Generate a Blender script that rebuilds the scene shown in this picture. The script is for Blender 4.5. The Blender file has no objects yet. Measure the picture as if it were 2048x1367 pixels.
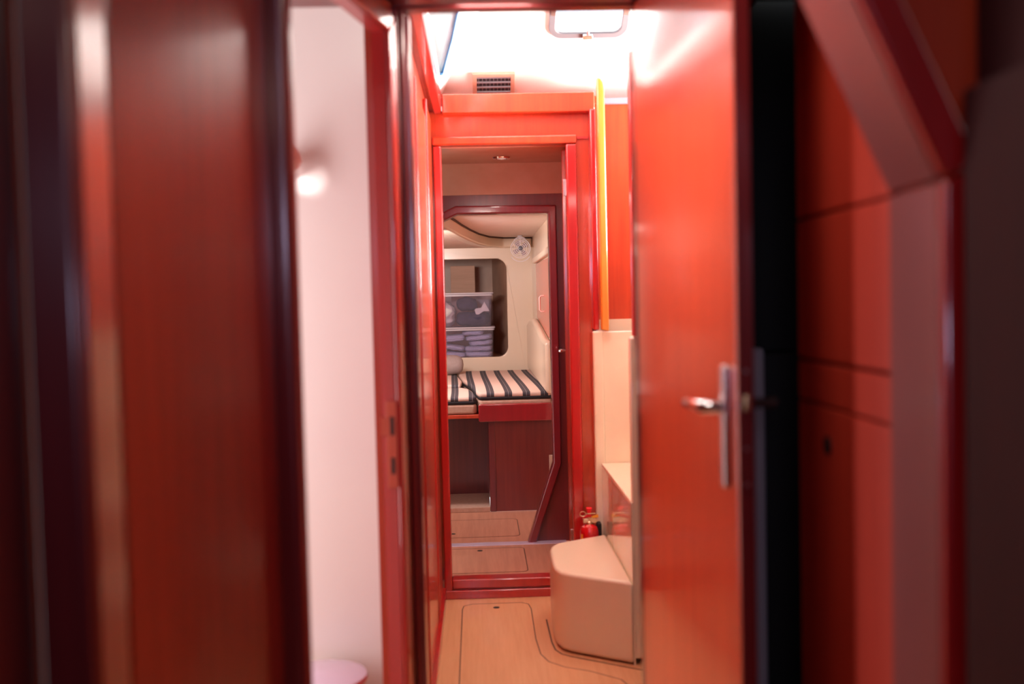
import bpy, bmesh, math, random
from mathutils import Vector, Matrix, noise
from mathutils.geometry import tessellate_polygon
random.seed(7)
S = bpy.context.scene
COL = S.collection
V = Vector

# ------------------------------------------------------------------ camera
cam_d = bpy.data.cameras.new('camera')
cam = bpy.data.objects.new('camera', cam_d)
COL.objects.link(cam)
S.camera = cam
cam_d.sensor_fit = 'HORIZONTAL'
cam_d.sensor_width = 36.0
cam_d.lens = 35.0
cam_d.clip_start = 0.02
cam.matrix_world = (Matrix.Translation((0, 0, 1.25)) @ Matrix.Rotation(math.radians(-1.9), 4, 'Z')
                    @ Matrix.Rotation(math.radians(87.6), 4, 'X') @ Matrix.Rotation(math.radians(-1.35), 4, 'Z'))
cam_d.dof.use_dof = True
cam_d.dof.focus_distance = 6.0
cam_d.dof.aperture_fstop = 2.0

# ------------------------------------------------------------------ render look
S.view_settings.view_transform = 'Standard'
S.view_settings.look = 'None'
S.view_settings.exposure = 0.0
S.view_settings.gamma = 1.0
S.view_settings.use_curve_mapping = False
try:
    S.cycles.use_denoising = True
    S.cycles.max_bounces = 10
    S.cycles.transparent_max_bounces = 12
    S.cycles.sample_clamp_indirect = 8.0
    S.cycles.caustics_reflective = False
except Exception:
    pass

# ------------------------------------------------------------------ sky
W = bpy.data.worlds.new('sky')
S.world = W
W.use_nodes = True
wb = W.node_tree.nodes['Background']
wb.inputs[0].default_value = (0.93, 0.97, 1.0, 1)
wb.inputs[1].default_value = 3.0

# ------------------------------------------------------------------ lamps
def area(name, loc, target, sx, sy, power, color=(1, 1, 1), spread=180):
    d = bpy.data.lights.new(name, 'AREA')
    d.shape = 'RECTANGLE'; d.size = sx; d.size_y = sy
    d.energy = power; d.color = color; d.spread = math.radians(spread)
    o = bpy.data.objects.new(name, d)
    COL.objects.link(o)
    o.location = loc
    o.rotation_euler = (V(target) - V(loc)).to_track_quat('-Z', 'Y').to_euler()
    return o

def spot(name, loc, target, power, angle, color=(1, 1, 1), size=0.03, blend=0.6):
    d = bpy.data.lights.new(name, 'SPOT')
    d.energy = power; d.color = color; d.spot_size = math.radians(angle); d.spot_blend = blend
    d.shadow_soft_size = size
    o = bpy.data.objects.new(name, d)
    COL.objects.link(o)
    o.location = loc
    o.rotation_euler = (V(target) - V(loc)).to_track_quat('-Z', 'Y').to_euler()
    return o

# daylight entering by the saloon's side windows and companionway
area('saloon_window_daylight', (1.62, 3.70, 1.75), (0.10, 3.25, 2.45), 0.9, 0.8, 125, (1.0, 0.97, 0.95), 100)
# unseen light added left of the doorway, aimed to brighten the far cabin's end wall
area('far_cabin_fill_light', (-0.50, 5.35, 1.62), (-0.02, 7.3, 1.05), 0.5, 0.4, 36, (1.0, 0.93, 0.93))
# washroom: unseen fill added to brighten the far wall, and the wall lamp's beam
area('washroom_fill_light', (-1.30, 2.05, 1.15), (-0.45, 2.7, 1.0), 0.4, 1.7, 20, (1.0, 0.90, 0.90))
spot('washroom_wall_lamp_beam', (-0.50, 2.66, 1.625), (-0.462, 2.76, 1.600), 1.6, 42, (1, 0.97, 0.93), 0.02, 0.5)
# near cabin: portlight behind the camera
area('near_cabin_portlight', (-0.3, -1.15, 1.55), (0.0, 1.5, 1.3), 0.55, 0.25, 7, (0.72, 0.66, 1.0))
area('near_cabin_fill_light', (0.05, 0.2, 1.87), (0.25, 1.2, 0.9), 0.3, 0.3, 1.3, (1.0, 0.7, 0.6))  # unseen warm fill added for the near doorway, no fixture modelled
area('vestibule_fill_light', (0.10, 1.24, 1.875), (0.38, 1.25, 0.6), 0.26, 0.14, 2.8, (1.0, 0.86, 0.78))  # unseen fill added to brighten the locker front on the right
area('header_fill_light', (0.05, 2.12, 1.872), (0.12, 2.9, 0.2), 0.16, 0.10, 3.2, (1.0, 0.86, 0.76))  # unseen fill added under the header to lift floor and step front
spot('passage_downlight', (0.121, 4.50, 1.865), (0.12, 4.52, 0), 3.5, 150, (1.0, 0.9, 0.82), 0.03)

# ------------------------------------------------------------------ materials
def mat(name, color, rough=0.5, coat=0.0, metal=0.0, coat_rough=0.05, emis=None, estr=0, spec=0.5):
    m = bpy.data.materials.new(name); m.use_nodes = True
    b = m.node_tree.nodes['Principled BSDF']
    b.inputs['Base Color'].default_value = (*color, 1)
    b.inputs['Roughness'].default_value = rough
    b.inputs['Metallic'].default_value = metal
    b.inputs['Coat Weight'].default_value = coat
    b.inputs['Coat Roughness'].default_value = coat_rough
    b.inputs['Coat IOR'].default_value = 1.7
    b.inputs['Specular IOR Level'].default_value = spec
    if emis:
        b.inputs['Emission Color'].default_value = (*emis, 1)
        b.inputs['Emission Strength'].default_value = estr
    return m

def nodes(m): return m.node_tree.nodes, m.node_tree.links, m.node_tree.nodes['Principled BSDF']

def wood(name, c1, c2, scale=(45, 45, 2.2), rough=0.35, coat=0.8, coat_rough=0.12, bump=0.0, detail=4):
    m = mat(name, c1, rough, coat, coat_rough=coat_rough)
    n, l, b = nodes(m)
    geo = n.new('ShaderNodeNewGeometry')
    mp = n.new('ShaderNodeMapping'); mp.inputs['Scale'].default_value = scale
    nz = n.new('ShaderNodeTexNoise'); nz.inputs['Scale'].default_value = 1.0; nz.inputs['Detail'].default_value = detail
    nz.inputs['Roughness'].default_value = 0.6
    rp = n.new('ShaderNodeValToRGB')
    rp.color_ramp.elements[0].position = 0.32; rp.color_ramp.elements[0].color = (*c2, 1)
    rp.color_ramp.elements[1].position = 0.68; rp.color_ramp.elements[1].color = (*c1, 1)
    l.new(geo.outputs['Position'], mp.inputs[0]); l.new(mp.outputs[0], nz.inputs[0])
    l.new(nz.outputs[0], rp.inputs[0]); l.new(rp.outputs[0], b.inputs['Base Color'])
    return m

def mottle(name, c1, c2, scale=6, rough=0.4, coat=0.0, coat_rough=0.1):
    m = mat(name, c1, rough, coat, coat_rough=coat_rough)
    n, l, b = nodes(m)
    geo = n.new('ShaderNodeNewGeometry')
    nz = n.new('ShaderNodeTexNoise'); nz.inputs['Scale'].default_value = scale; nz.inputs['Detail'].default_value = 3
    rp = n.new('ShaderNodeValToRGB')
    rp.color_ramp.elements[0].position = 0.35; rp.color_ramp.elements[0].color = (*c2, 1)
    rp.color_ramp.elements[1].position = 0.65; rp.color_ramp.elements[1].color = (*c1, 1)
    l.new(geo.outputs['Position'], nz.inputs[0]); l.new(nz.outputs[0], rp.inputs[0]); l.new(rp.outputs[0], b.inputs['Base Color'])
    return m

M_WOOD = wood('varnished_mahogany', (0.62, 0.062, 0.015), (0.50, 0.040, 0.010), coat_rough=0.10)
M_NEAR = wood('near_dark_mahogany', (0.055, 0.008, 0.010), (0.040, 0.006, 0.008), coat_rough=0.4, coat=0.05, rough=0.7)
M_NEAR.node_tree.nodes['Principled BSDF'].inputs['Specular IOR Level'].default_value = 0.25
M_LOCK = wood('red_locker_veneer', (0.62, 0.050, 0.022), (0.52, 0.036, 0.016), coat_rough=0.35, coat=0.15, rough=0.5)
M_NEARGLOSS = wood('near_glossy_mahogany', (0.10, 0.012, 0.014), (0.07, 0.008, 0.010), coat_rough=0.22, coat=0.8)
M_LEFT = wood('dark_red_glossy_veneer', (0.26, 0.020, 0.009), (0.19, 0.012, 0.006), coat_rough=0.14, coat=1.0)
M_SATIN = mottle('satin_lining_sheen_tint', (0.34, 0.085, 0.085), (0.32, 0.075, 0.075), 4, 0.4, 0.7, 0.2)  # rose-brown base stands in for light reflected in the jamb lining
M_PANEL = wood('mahogany_veneer', (0.40, 0.040, 0.014), (0.30, 0.024, 0.008), coat_rough=0.16, coat=0.7)
M_TRIM = wood('crimson_hardwood_trim', (0.52, 0.010, 0.010), (0.42, 0.006, 0.007), coat_rough=0.08, coat=0.9)
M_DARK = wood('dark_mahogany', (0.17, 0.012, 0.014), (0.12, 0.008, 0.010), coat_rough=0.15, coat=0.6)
M_BEECH = wood('beech_floor_veneer', (0.80, 0.41, 0.20), (0.73, 0.35, 0.16), scale=(60, 3, 60), rough=0.45, coat=0.5, coat_rough=0.18)
M_BEECH2 = wood('pink_beech_floor_veneer', (0.62, 0.27, 0.17), (0.52, 0.21, 0.13), scale=(60, 3, 60), rough=0.45, coat=0.35, coat_rough=0.25)
M_POST = wood('golden_varnished_ash', (0.74, 0.28, 0.035), (0.64, 0.21, 0.02), scale=(60, 60, 3), coat_rough=0.1)
M_CREAM = mottle('cream_gelcoat', (0.80, 0.62, 0.46), (0.77, 0.59, 0.43), 3, 0.4, 0.5, 0.2)
M_GLOSSCREAM = mottle('glossy_cream_gelcoat', (0.88, 0.79, 0.60), (0.86, 0.76, 0.57), 3, 0.25, 1.0, 0.04)
M_STEP = mottle('step_cream_gelcoat', (0.88, 0.74, 0.54), (0.86, 0.71, 0.51), 3, 0.4, 0.4, 0.2)
M_WHITE = mottle('white_gelcoat', (0.86, 0.84, 0.80), (0.84, 0.82, 0.78), 3, 0.45)
M_WASH = mottle('washroom_gelcoat', (0.80, 0.74, 0.72), (0.78, 0.71, 0.70), 3, 0.35, 0.5, 0.25)
M_LINER = mottle('pale_headliner', (0.74, 0.60, 0.52), (0.72, 0.57, 0.49), 12, 0.8)
M_TAN = mottle('tan_locker_lining', (0.66, 0.41, 0.28), (0.56, 0.32, 0.21), 5, 0.55, 0.2, 0.3)
M_SHADETRIM = wood('shaded_crimson_trim', (0.22, 0.006, 0.014), (0.17, 0.004, 0.010), coat_rough=0.08, coat=0.9)  # darker copy of the crimson trim, shade put into the colour
M_COVE = mottle('warm_lit_headliner', (0.60, 0.33, 0.23), (0.57, 0.30, 0.20), 12, 0.8)  # pale headliner turned tan, warm light put into its colour
M_COPPER = mat('copper_red_plate', (0.55, 0.10, 0.06), 0.35, metal=0.4)
M_BOARD = wood('glossy_crimson_board', (0.36, 0.006, 0.012), (0.30, 0.004, 0.009), coat_rough=0.06, coat=1.0)
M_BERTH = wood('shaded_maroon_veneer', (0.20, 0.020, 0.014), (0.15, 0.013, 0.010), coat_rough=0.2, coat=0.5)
M_BLACK = mat('black_and_unlit', (0.008, 0.008, 0.008), 0.6)
M_SHADOWGAP = mat('dark_seam_filler', (0.06, 0.022, 0.012), 0.7)
M_CHROME = mat('polished_chrome', (0.82, 0.80, 0.82), 0.12, metal=1.0)
M_STEEL = mat('brushed_steel', (0.62, 0.55, 0.55), 0.3, metal=1.0)
M_BRASSY = mat('old_brass', (0.62, 0.48, 0.30), 0.3, metal=1.0)
M_REDPAINT = mat('red_enamel', (0.70, 0.004, 0.012), 0.25, coat=1.0)
M_REDPLASTIC = mat('red_plastic', (0.85, 0.01, 0.02), 0.35)
M_YELLOW = mat('yellow_plastic', (0.85, 0.42, 0.03), 0.5)
M_GREY = mat('grey_painted_panel', (0.62, 0.58, 0.62), 0.6)
M_SLATE = mat('blue_grey_cap', (0.20, 0.24, 0.30), 0.5)
M_BLUESEAL = mat('blue_window_seal', (0.03, 0.16, 0.34), 0.4)
M_HATCHFRAME = mat('anodised_hatch_frame', (0.16, 0.14, 0.15), 0.4, metal=0.2)
M_TANFABRIC = mottle('tan_upholstery', (0.55, 0.33, 0.25), (0.50, 0.29, 0.21), 60, 0.85)
M_GREYFABRIC = mottle('taupe_upholstery', (0.42, 0.32, 0.30), (0.39, 0.29, 0.27), 60, 0.8)
M_PIPING = mat('black_piping_fabric', (0.018, 0.013, 0.017), 0.8)
M_NAVY = mottle('navy_cloth', (0.035, 0.035, 0.085), (0.02, 0.02, 0.055), 30, 0.9)
M_WHITECLOTH = mottle('white_cloth', (0.80, 0.74, 0.74), (0.72, 0.66, 0.67), 20, 0.9)
M_CARTON = wood('pale_carton', (0.80, 0.48, 0.34), (0.72, 0.42, 0.29), scale=(3, 3, 40), rough=0.8, coat=0.0)
M_PINKPLASTIC = mat('pale_pink_plastic', (0.72, 0.42, 0.36), 0.4)
M_FANPLASTIC = mat('pale_fan_plastic', (0.80, 0.70, 0.70), 0.35)
M_FANBLADE = mat('rosy_grey_fan_blade', (0.46, 0.33, 0.33), 0.4)
M_FANHUB = mat('dark_grey_fan_hub', (0.13, 0.12, 0.14), 0.4)
M_LILAC = mat('lilac_white_porcelain', (0.72, 0.58, 0.74), 0.2, coat=0.6)
M_VENT = mat('light_wood_vent_frame', (0.56, 0.34, 0.25), 0.5)
M_VENTDARK = mat('dark_vent_cavity', (0.03, 0.03, 0.04), 0.7)
M_VENTSLAT = mat('grey_vent_slat', (0.30, 0.29, 0.32), 0.5)
M_LAMPLENS = mat('lamp_lens', (0.8, 0.7, 0.65), 0.3, emis=(1, 0.85, 0.75), estr=0.35)

def glass_mat(name, tint, t=0.85, rough=0.03):
    m = bpy.data.materials.new(name); m.use_nodes = True
    n, l = m.node_tree.nodes, m.node_tree.links
    n.remove(n['Principled BSDF'])
    tr = n.new('ShaderNodeBsdfTransparent'); tr.inputs[0].default_value = (*tint, 1)
    gl = n.new('ShaderNodeBsdfGlossy'); gl.inputs['Roughness'].default_value = rough
    mx = n.new('ShaderNodeMixShader'); mx.inputs[0].default_value = 1 - t
    l.new(tr.outputs[0], mx.inputs[1]); l.new(gl.outputs[0], mx.inputs[2])
    l.new(mx.outputs[0], n['Material Output'].inputs[0])
    return m
M_GLASS = glass_mat('clear_window_glass', (0.9, 0.94, 0.97), 0.93)

def plastic_mat():
    m = bpy.data.materials.new('translucent_storage_plastic'); m.use_nodes = True
    n, l = m.node_tree.nodes, m.node_tree.links
    b = n['Principled BSDF']; b.inputs['Base Color'].default_value = (0.78, 0.70, 0.78, 1); b.inputs['Roughness'].default_value = 0.15
    tr = n.new('ShaderNodeBsdfTransparent'); tr.inputs[0].default_value = (0.96, 0.93, 0.97, 1)
    mx = n.new('ShaderNodeMixShader'); mx.inputs[0].default_value = 0.08
    l.new(tr.outputs[0], mx.inputs[1]); l.new(b.outputs[0], mx.inputs[2]); l.new(mx.outputs[0], n['Material Output'].inputs[0])
    return m
M_BIN = plastic_mat()
M_LID = mat('milky_plastic_lid', (0.66, 0.58, 0.62), 0.35)

def striped_mattress():
    m = mat('striped_mattress_cover', (0.7, 0.5, 0.4), 0.85)
    n, l, b = nodes(m)
    geo = n.new('ShaderNodeNewGeometry')
    sp = n.new('ShaderNodeSeparateXYZ'); l.new(geo.outputs['Position'], sp.inputs[0])
    def math_(op, a, bb=None, c=None):
        q = n.new('ShaderNodeMath'); q.operation = op
        for i, s in enumerate((a, bb, c)):
            if s is None: continue
            if isinstance(s, (int, float)): q.inputs[i].default_value = s
            else: l.new(s, q.inputs[i])
        return q.outputs[0]
    # the stripes swing gently towards the foot of the berth
    t = math_('DIVIDE', math_('SUBTRACT', 7.3, sp.outputs['Y']), 1.85)
    t = math_('MAXIMUM', math_('MINIMUM', t, 1.0), 0.0)
    bend = math_('MULTIPLY', math_('MULTIPLY', math_('MULTIPLY', t, t), math_('SUBTRACT', 3.0, math_('MULTIPLY', t, 2.0))), 0.036)
    u = math_('SUBTRACT', sp.outputs['X'], bend)
    u = math_('DIVIDE', math_('ADD', u, 10.0 + 0.130), 0.1)
    fr = math_('FRACT', u)
    d = math_('ABSOLUTE', math_('SUBTRACT', fr, 0.5))
    dark = math_('LESS_THAN', d, 0.21)
    line = math_('LESS_THAN', d, 0.012)
    mx = n.new('ShaderNodeMix'); mx.data_type = 'RGBA'
    mx.inputs[6].default_value = (0.72, 0.50, 0.42, 1); mx.inputs[7].default_value = (0.055, 0.045, 0.055, 1)
    l.new(dark, mx.inputs[0])
    mx2 = n.new('ShaderNodeMix'); mx2.data_type = 'RGBA'
    l.new(mx.outputs[2], mx2.inputs[6]); mx2.inputs[7].default_value = (0.30, 0.25, 0.25, 1)
    l.new(line, mx2.inputs[0]); l.new(mx2.outputs[2], b.inputs['Base Color'])
    return m
M_STRIPE = striped_mattress()

def shirting():
    m = mat('blue_gingham_shirting', (0.5, 0.5, 0.7), 0.9)
    n, l, b = nodes(m)
    tc = n.new('ShaderNodeTexCoord')
    w1 = n.new('ShaderNodeTexWave'); w1.inputs['Scale'].default_value = 46; w1.bands_direction = 'X'; w1.inputs['Distortion'].default_value = 1.5
    w2 = n.new('ShaderNodeTexWave'); w2.inputs['Scale'].default_value = 46; w2.bands_direction = 'Z'; w2.inputs['Distortion'].default_value = 1.5
    l.new(tc.outputs['Object'], w1.inputs[0]); l.new(tc.outputs['Object'], w2.inputs[0])
    a = n.new('ShaderNodeMath'); a.operation = 'ADD'; l.new(w1.outputs[1], a.inputs[0]); l.new(w2.outputs[1], a.inputs[1])
    rp = n.new('ShaderNodeValToRGB'); rp.color_ramp.elements[0].color = (0.22, 0.22, 0.42, 1); rp.color_ramp.elements[1].color = (0.75, 0.72, 0.86, 1)
    h = n.new('ShaderNodeMath'); h.operation = 'MULTIPLY'; h.inputs[1].default_value = 0.5; l.new(a.outputs[0], h.inputs[0])
    l.new(h.outputs[0], rp.inputs[0]); l.new(rp.outputs[0], b.inputs['Base Color'])
    return m
M_SHIRT = shirting()

# ------------------------------------------------------------------ geometry helpers
XZ = (V((0, 0, 0)), V((1, 0, 0)), V((0, 0, 1)), V((0, 1, 0)))   # origin, U, V, W
XY = (V((0, 0, 0)), V((1, 0, 0)), V((0, 1, 0)), V((0, 0, 1)))
YZ = (V((0, 0, 0)), V((0, 1, 0)), V((0, 0, 1)), V((1, 0, 0)))

def fmap(F, u, v, w): return F[0] + F[1] * u + F[2] * v + F[3] * w

class MB:
    def __init__(s): s.v = []; s.f = []
    def add(s, vs, fs):
        o = len(s.v); s.v += [V(x) for x in vs]; s.f += [tuple(i + o for i in f) for f in fs]; return s
    def box(s, x0, x1, y0, y1, z0, z1, F=None):
        p = [(x, y, z) for x in (x0, x1) for y in (y0, y1) for z in (z0, z1)]
        if F: p = [fmap(F, *q) for q in p]
        return s.add(p, [(0, 1, 3, 2), (4, 6, 7, 5), (0, 4, 5, 1), (2, 3, 7, 6), (0, 2, 6, 4), (1, 5, 7, 3)])
    def slab(s, outer, w0, w1, F=XZ, holes=()):
        loops = [list(outer)] + [list(h) for h in holes]
        if not holes:
            n = len(outer)
            vs = [fmap(F, u, v, w0) for u, v in outer] + [fmap(F, u, v, w1) for u, v in outer]
            return s.add(vs, [tuple(range(n)), tuple(range(2 * n - 1, n - 1, -1))] + [(i, (i + 1) % n, n + (i + 1) % n, n + i) for i in range(n)])
        tris = tessellate_polygon([[V((u, v, 0)) for u, v in lp] for lp in loops])
        flat = [p for lp in loops for p in lp]; n = len(flat)
        vs = [fmap(F, u, v, w0) for u, v in flat] + [fmap(F, u, v, w1) for u, v in flat]
        fs = [tuple(t) for t in tris] + [tuple(n + i for i in reversed(t)) for t in tris]
        k = 0
        for lp in loops:
            m = len(lp)
            fs += [(k + i, k + (i + 1) % m, n + k + (i + 1) % m, n + k + i) for i in range(m)]
            k += m
        return s.add(vs, fs)
    def tube(s, pts, r, n=12, closed=False, cap=True):
        pts = [V(p) for p in pts]; N = len(pts)
        rr = r if isinstance(r, (list, tuple)) else [r] * N
        vs = []; prev = None
        for i, p in enumerate(pts):
            a = pts[(i - 1) % N] if (closed or i > 0) else p
            b = pts[(i + 1) % N] if (closed or i < N - 1) else p
            t = (b - a).normalized()
            if prev is None:
                u = t.orthogonal().normalized()
            else:
                u = (prev - t * prev.dot(t)).normalized()
            prev = u; w = t.cross(u)
            vs += [p + (u * math.cos(2 * math.pi * k / n) + w * math.sin(2 * math.pi * k / n)) * rr[i] for k in range(n)]
        fs = []
        for i in range(N if closed else N - 1):
            j = (i + 1) % N
            fs += [(i * n + k, i * n + (k + 1) % n, j * n + (k + 1) % n, j * n + k) for k in range(n)]
        if cap and not closed: fs += [tuple(range(n - 1, -1, -1)), tuple((N - 1) * n + k for k in range(n))]
        return s.add(vs, fs)
    def lathe(s, prof, n=28, F=XY):
        vs = []; fs = []
        for r, z in prof:
            vs += [fmap(F, r * math.cos(2 * math.pi * k / n), r * math.sin(2 * math.pi * k / n), z) for k in range(n)]
        for i in range(len(prof) - 1):
            fs += [(i * n + k, i * n + (k + 1) % n, (i + 1) * n + (k + 1) % n, (i + 1) * n + k) for k in range(n)]
        fs += [tuple(range(n - 1, -1, -1)), tuple((len(prof) - 1) * n + k for k in range(n))]
        return s.add(vs, fs)

def world_loc(o):
    p = V((0, 0, 0))
    while o is not None: p += o.location; o = o.parent
    return p

def obj(name, mb, m, parent=None, bevel=0.0, smooth=True, segs=2, subsurf=0, weld=False, kind=None, label=None):
    if parent is not None: org = world_loc(parent)
    else:
        xs = [p.x for p in mb.v]; ys = [p.y for p in mb.v]; zs = [p.z for p in mb.v]
        org = V(((min(xs) + max(xs)) / 2, (min(ys) + max(ys)) / 2, min(zs)))
    me = bpy.data.meshes.new(name)
    me.from_pydata([p - org for p in mb.v], [], mb.f)
    bm = bmesh.new(); bm.from_mesh(me)
    if weld: bmesh.ops.remove_doubles(bm, verts=bm.verts, dist=1e-5)
    bmesh.ops.recalc_face_normals(bm, faces=bm.faces); bm.to_mesh(me); bm.free()
    me.materials.append(m)
    if smooth:
        me.shade_smooth(); me.set_sharp_from_angle(angle=math.radians(35))
    o = bpy.data.objects.new(name, me); COL.objects.link(o)
    if parent is not None: o.parent = parent
    else: o.location = org
    if bevel:
        b = o.modifiers.new('bevel', 'BEVEL'); b.width = bevel; b.segments = segs; b.limit_method = 'ANGLE'
        b.angle_limit = math.radians(35); b.harden_normals = False
        if smooth: me.shade_smooth(); me.set_sharp_from_angle(angle=math.radians(50))
    if subsurf:
        q = o.modifiers.new('subsurf', 'SUBSURF'); q.levels = subsurf; q.render_levels = subsurf
    if kind: o['kind'] = kind
    if label: o['label'] = label
    return o

def thing(name, label, cat, loc=(0, 0, 0), group=None):
    o = bpy.data.objects.new(name, None); COL.objects.link(o); o.empty_display_size = 0.05
    o.location = loc; o['label'] = label; o['category'] = cat
    if group: o['group'] = group
    return o
def tag(o, label, cat, group=None):
    o['label'] = label; o['category'] = cat
    if group: o['group'] = group
    return o
def struct(name, mb, m, label=None, cat=None, **k):
    o = obj(name, mb, m, kind='structure', **k)
    if label: o['label'] = label
    if cat: o['category'] = cat
    return o
def sroot(name, loc, label, cat):
    o = thing(name, label, cat, loc); o['kind'] = 'structure'; return o

def rrect(x0, x1, z0, z1, r, n=6, corners=(1, 1, 1, 1)):
    out = []
    for (cx, cz, a0, c) in ((x1 - r, z1 - r, 0, corners[0]), (x0 + r, z1 - r, 90, corners[1]), (x0 + r, z0 + r, 180, corners[2]), (x1 - r, z0 + r, 270, corners[3])):
        if c:
            out += [(cx + r * math.cos(math.radians(a0 + 90 * i / n)), cz + r * math.sin(math.radians(a0 + 90 * i / n))) for i in range(n + 1)]
        else:
            sx = 1 if a0 in (0, 270) else -1; sz = 1 if a0 in (0, 90) else -1
            out.append((cx + sx * r, cz + sz * r))
    return out

def offset_path(pts, d, closed=False):
    """parallel polyline at distance d (left side positive)"""
    out = []; N = len(pts); P = [V((a, b)) for a, b in pts]
    for i in range(N):
        a = P[i - 1] if (i > 0 or closed) else None
        b = P[(i + 1) % N] if (i < N - 1 or closed) else None
        ns = []
        if a is not None: t = (P[i] - a).normalized(); ns.append(V((-t.y, t.x)))
        if b is not None: t = (b - P[i]).normalized(); ns.append(V((-t.y, t.x)))
        n = sum(ns, V((0, 0))).normalized(); c = max(0.3, n.dot(ns[0]))
        out.append(tuple(P[i] + n * (d / c)))
    return out

def strip(mb, pts, d, w0, w1, F=XZ, closed=False):
    q = offset_path(pts, d, closed)
    if closed:
        N = len(pts)
        for i in range(N):
            j = (i + 1) % N
            mb.slab([pts[i], pts[j], q[j], q[i]], w0, w1, F)
        return mb
    return mb.slab(list(pts) + list(reversed(q)), w0, w1, F)

# ================================================================== STRUCTURE
# ---- floors
struct('floor', MB().box(-1.6, 1.7, -1.4, 4.20, -0.06, 0.0), M_BEECH, 'light beech veneer corridor floor', 'floor')
struct('floor', MB().box(-1.2, 0.60, 4.16, 5.52, 0.0, 0.075), M_BEECH2, 'raised pinkish beech floor beyond the threshold', 'floor')
struct('floor', MB().box(0.92, 1.7, 3.34, 4.40, 1.02, 1.10), M_BEECH, 'saloon floor at the top of the steps', 'floor')

# ---- near cabin shell
struct('wall_back', MB().box(-1.3, 1.4, -1.45, -1.40, 0, 2.0), M_DARK)
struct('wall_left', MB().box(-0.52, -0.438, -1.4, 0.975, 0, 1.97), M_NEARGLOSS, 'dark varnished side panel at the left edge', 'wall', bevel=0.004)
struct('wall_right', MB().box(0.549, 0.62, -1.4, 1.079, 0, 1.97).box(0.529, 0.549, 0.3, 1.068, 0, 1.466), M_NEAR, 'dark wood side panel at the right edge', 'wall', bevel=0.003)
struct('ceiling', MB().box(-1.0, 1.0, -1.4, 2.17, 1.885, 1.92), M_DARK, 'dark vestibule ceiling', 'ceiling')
# bulkhead at Y 1.08..1.21 with chamfered opening
struct('wall_front', MB().slab([(0.522, 0), (0.522, 1.371), (0.286, 1.88), (0.62, 1.88), (0.62, 0)], 1.092, 1.209, XZ)
       .slab([(-0.392, 0), (-0.392, 1.88), (-0.60, 1.88), (-0.60, 0)], 0.990, 1.062, XZ), M_WOOD, 'red wood bulkhead around the near doorway', 'wall')
tr = sroot('trim_1', (0.535, 1.08, 0), 'crimson hardwood frame of the near chamfered doorway, right side', 'door frame')
obj('frame_post', MB().slab([(0.513, 0.0), (0.513, 1.370), (0.554, 1.384), (0.554, 0.0)], 1.080, 1.097), M_TRIM, tr, bevel=0.006, segs=3)
obj('sloping_frame_head', MB().slab([(0.513, 1.374), (0.279, 1.88), (0.320, 1.88), (0.554, 1.387)], 1.077, 1.097), M_TRIM, tr, bevel=0.006, segs=3)
obj('jamb_lining', MB().slab([(0.513, 0.0), (0.513, 1.368), (0.5215, 1.368), (0.5215, 0.0)], 1.097, 1.226), M_SATIN, tr, bevel=0.002)
obj('sloping_jamb_lining', MB().slab([(0.513, 1.373), (0.279, 1.88), (0.2855, 1.88), (0.5215, 1.373)], 1.097, 1.226), M_SATIN, tr, bevel=0.002)
tl = sroot('trim_2', (-0.41, 0.98, 0), 'dark hardwood frame of the near doorway, left side', 'door frame')
obj('frame_post', MB().box(-0.436, -0.386, 0.975, 0.989, 0, 1.88), M_DARK, tl, bevel=0.006, segs=3)
obj('jamb_lining', MB().box(-0.3915, -0.382, 0.989, 1.068, 0, 1.88), M_PANEL, tl, bevel=0.004, segs=3)

def aframe(p, q, z=0):
    """local frame along the plan line p->q: U along, V up, W to the left of the direction of travel"""
    u = V((q[0] - p[0], q[1] - p[1], 0)); L = u.length; u.normalize()
    return (V((p[0], p[1], z)), u, V((0, 0, 1)), V((-u.y, u.x, 0))), L

# ---- vestibule, left: angled panel then the washroom doorway
F1, L1 = aframe((-0.382, 1.070), (-0.306, 1.509))
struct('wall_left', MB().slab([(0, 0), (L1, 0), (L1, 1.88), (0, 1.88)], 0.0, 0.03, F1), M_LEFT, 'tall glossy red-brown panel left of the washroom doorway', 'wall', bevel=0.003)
F2, L2 = aframe((-0.3045, 1.514), (-0.168, 2.137))
struct('wall_left', MB().slab([(0.03, 0), (0.03, 1.88), (L2, 1.88), (L2, 0), (L2 - 0.050, 0), (L2 - 0.050, 1.812), (0.045, 1.812), (0.045, 0)][::-1], 0.0, 0.030, F2), M_TRIM, 'wall with the washroom doorway', 'wall')
tw = sroot('trim_3', (-0.24, 1.8, 0), 'crimson frame around the washroom doorway', 'door frame')
obj('near_post', MB().slab(rrect(-0.010, 0.028, -0.028, 0.032, 0.013), 0, 1.88, (F2[0], F2[1], -F2[3], V((0, 0, 1)))), M_DARK, tw)
obj('far_post', MB().slab([(L2 - 0.050, 0), (L2 - 0.010, 0), (L2 - 0.010, 1.850), (L2 - 0.050, 1.812)], -0.011, 0.0, F2), M_TRIM, tw, bevel=0.005, segs=3)
obj('head', MB().slab([(0.03, 1.812), (L2 - 0.050, 1.812), (L2 - 0.010, 1.850), (0.03, 1.850)], -0.011, 0.0, F2), M_TRIM, tw, bevel=0.005, segs=3)
Fq = (F2[0] + F2[1] * (L2 - 0.0535), F2[3], V((0, 0, 1)), F2[1])
sp = obj('strike_plate', MB().slab([(-0.003, 0.861), (0.020, 0.861), (0.020, 1.044), (-0.003, 1.044)], 0.0, 0.003, Fq), M_COPPER, tw, bevel=0.001, label='copper-coloured strike plate in the far jamb')
Fs = (Fq[0] - F2[1] * 0.001, Fq[1], Fq[2], Fq[3])
obj('latch_hole', MB().slab([(0.003, 0.973), (0.011, 0.973), (0.011, 1.012), (0.003, 1.012)], 0.0, 0.002, Fs), M_BLACK, sp)
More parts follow.
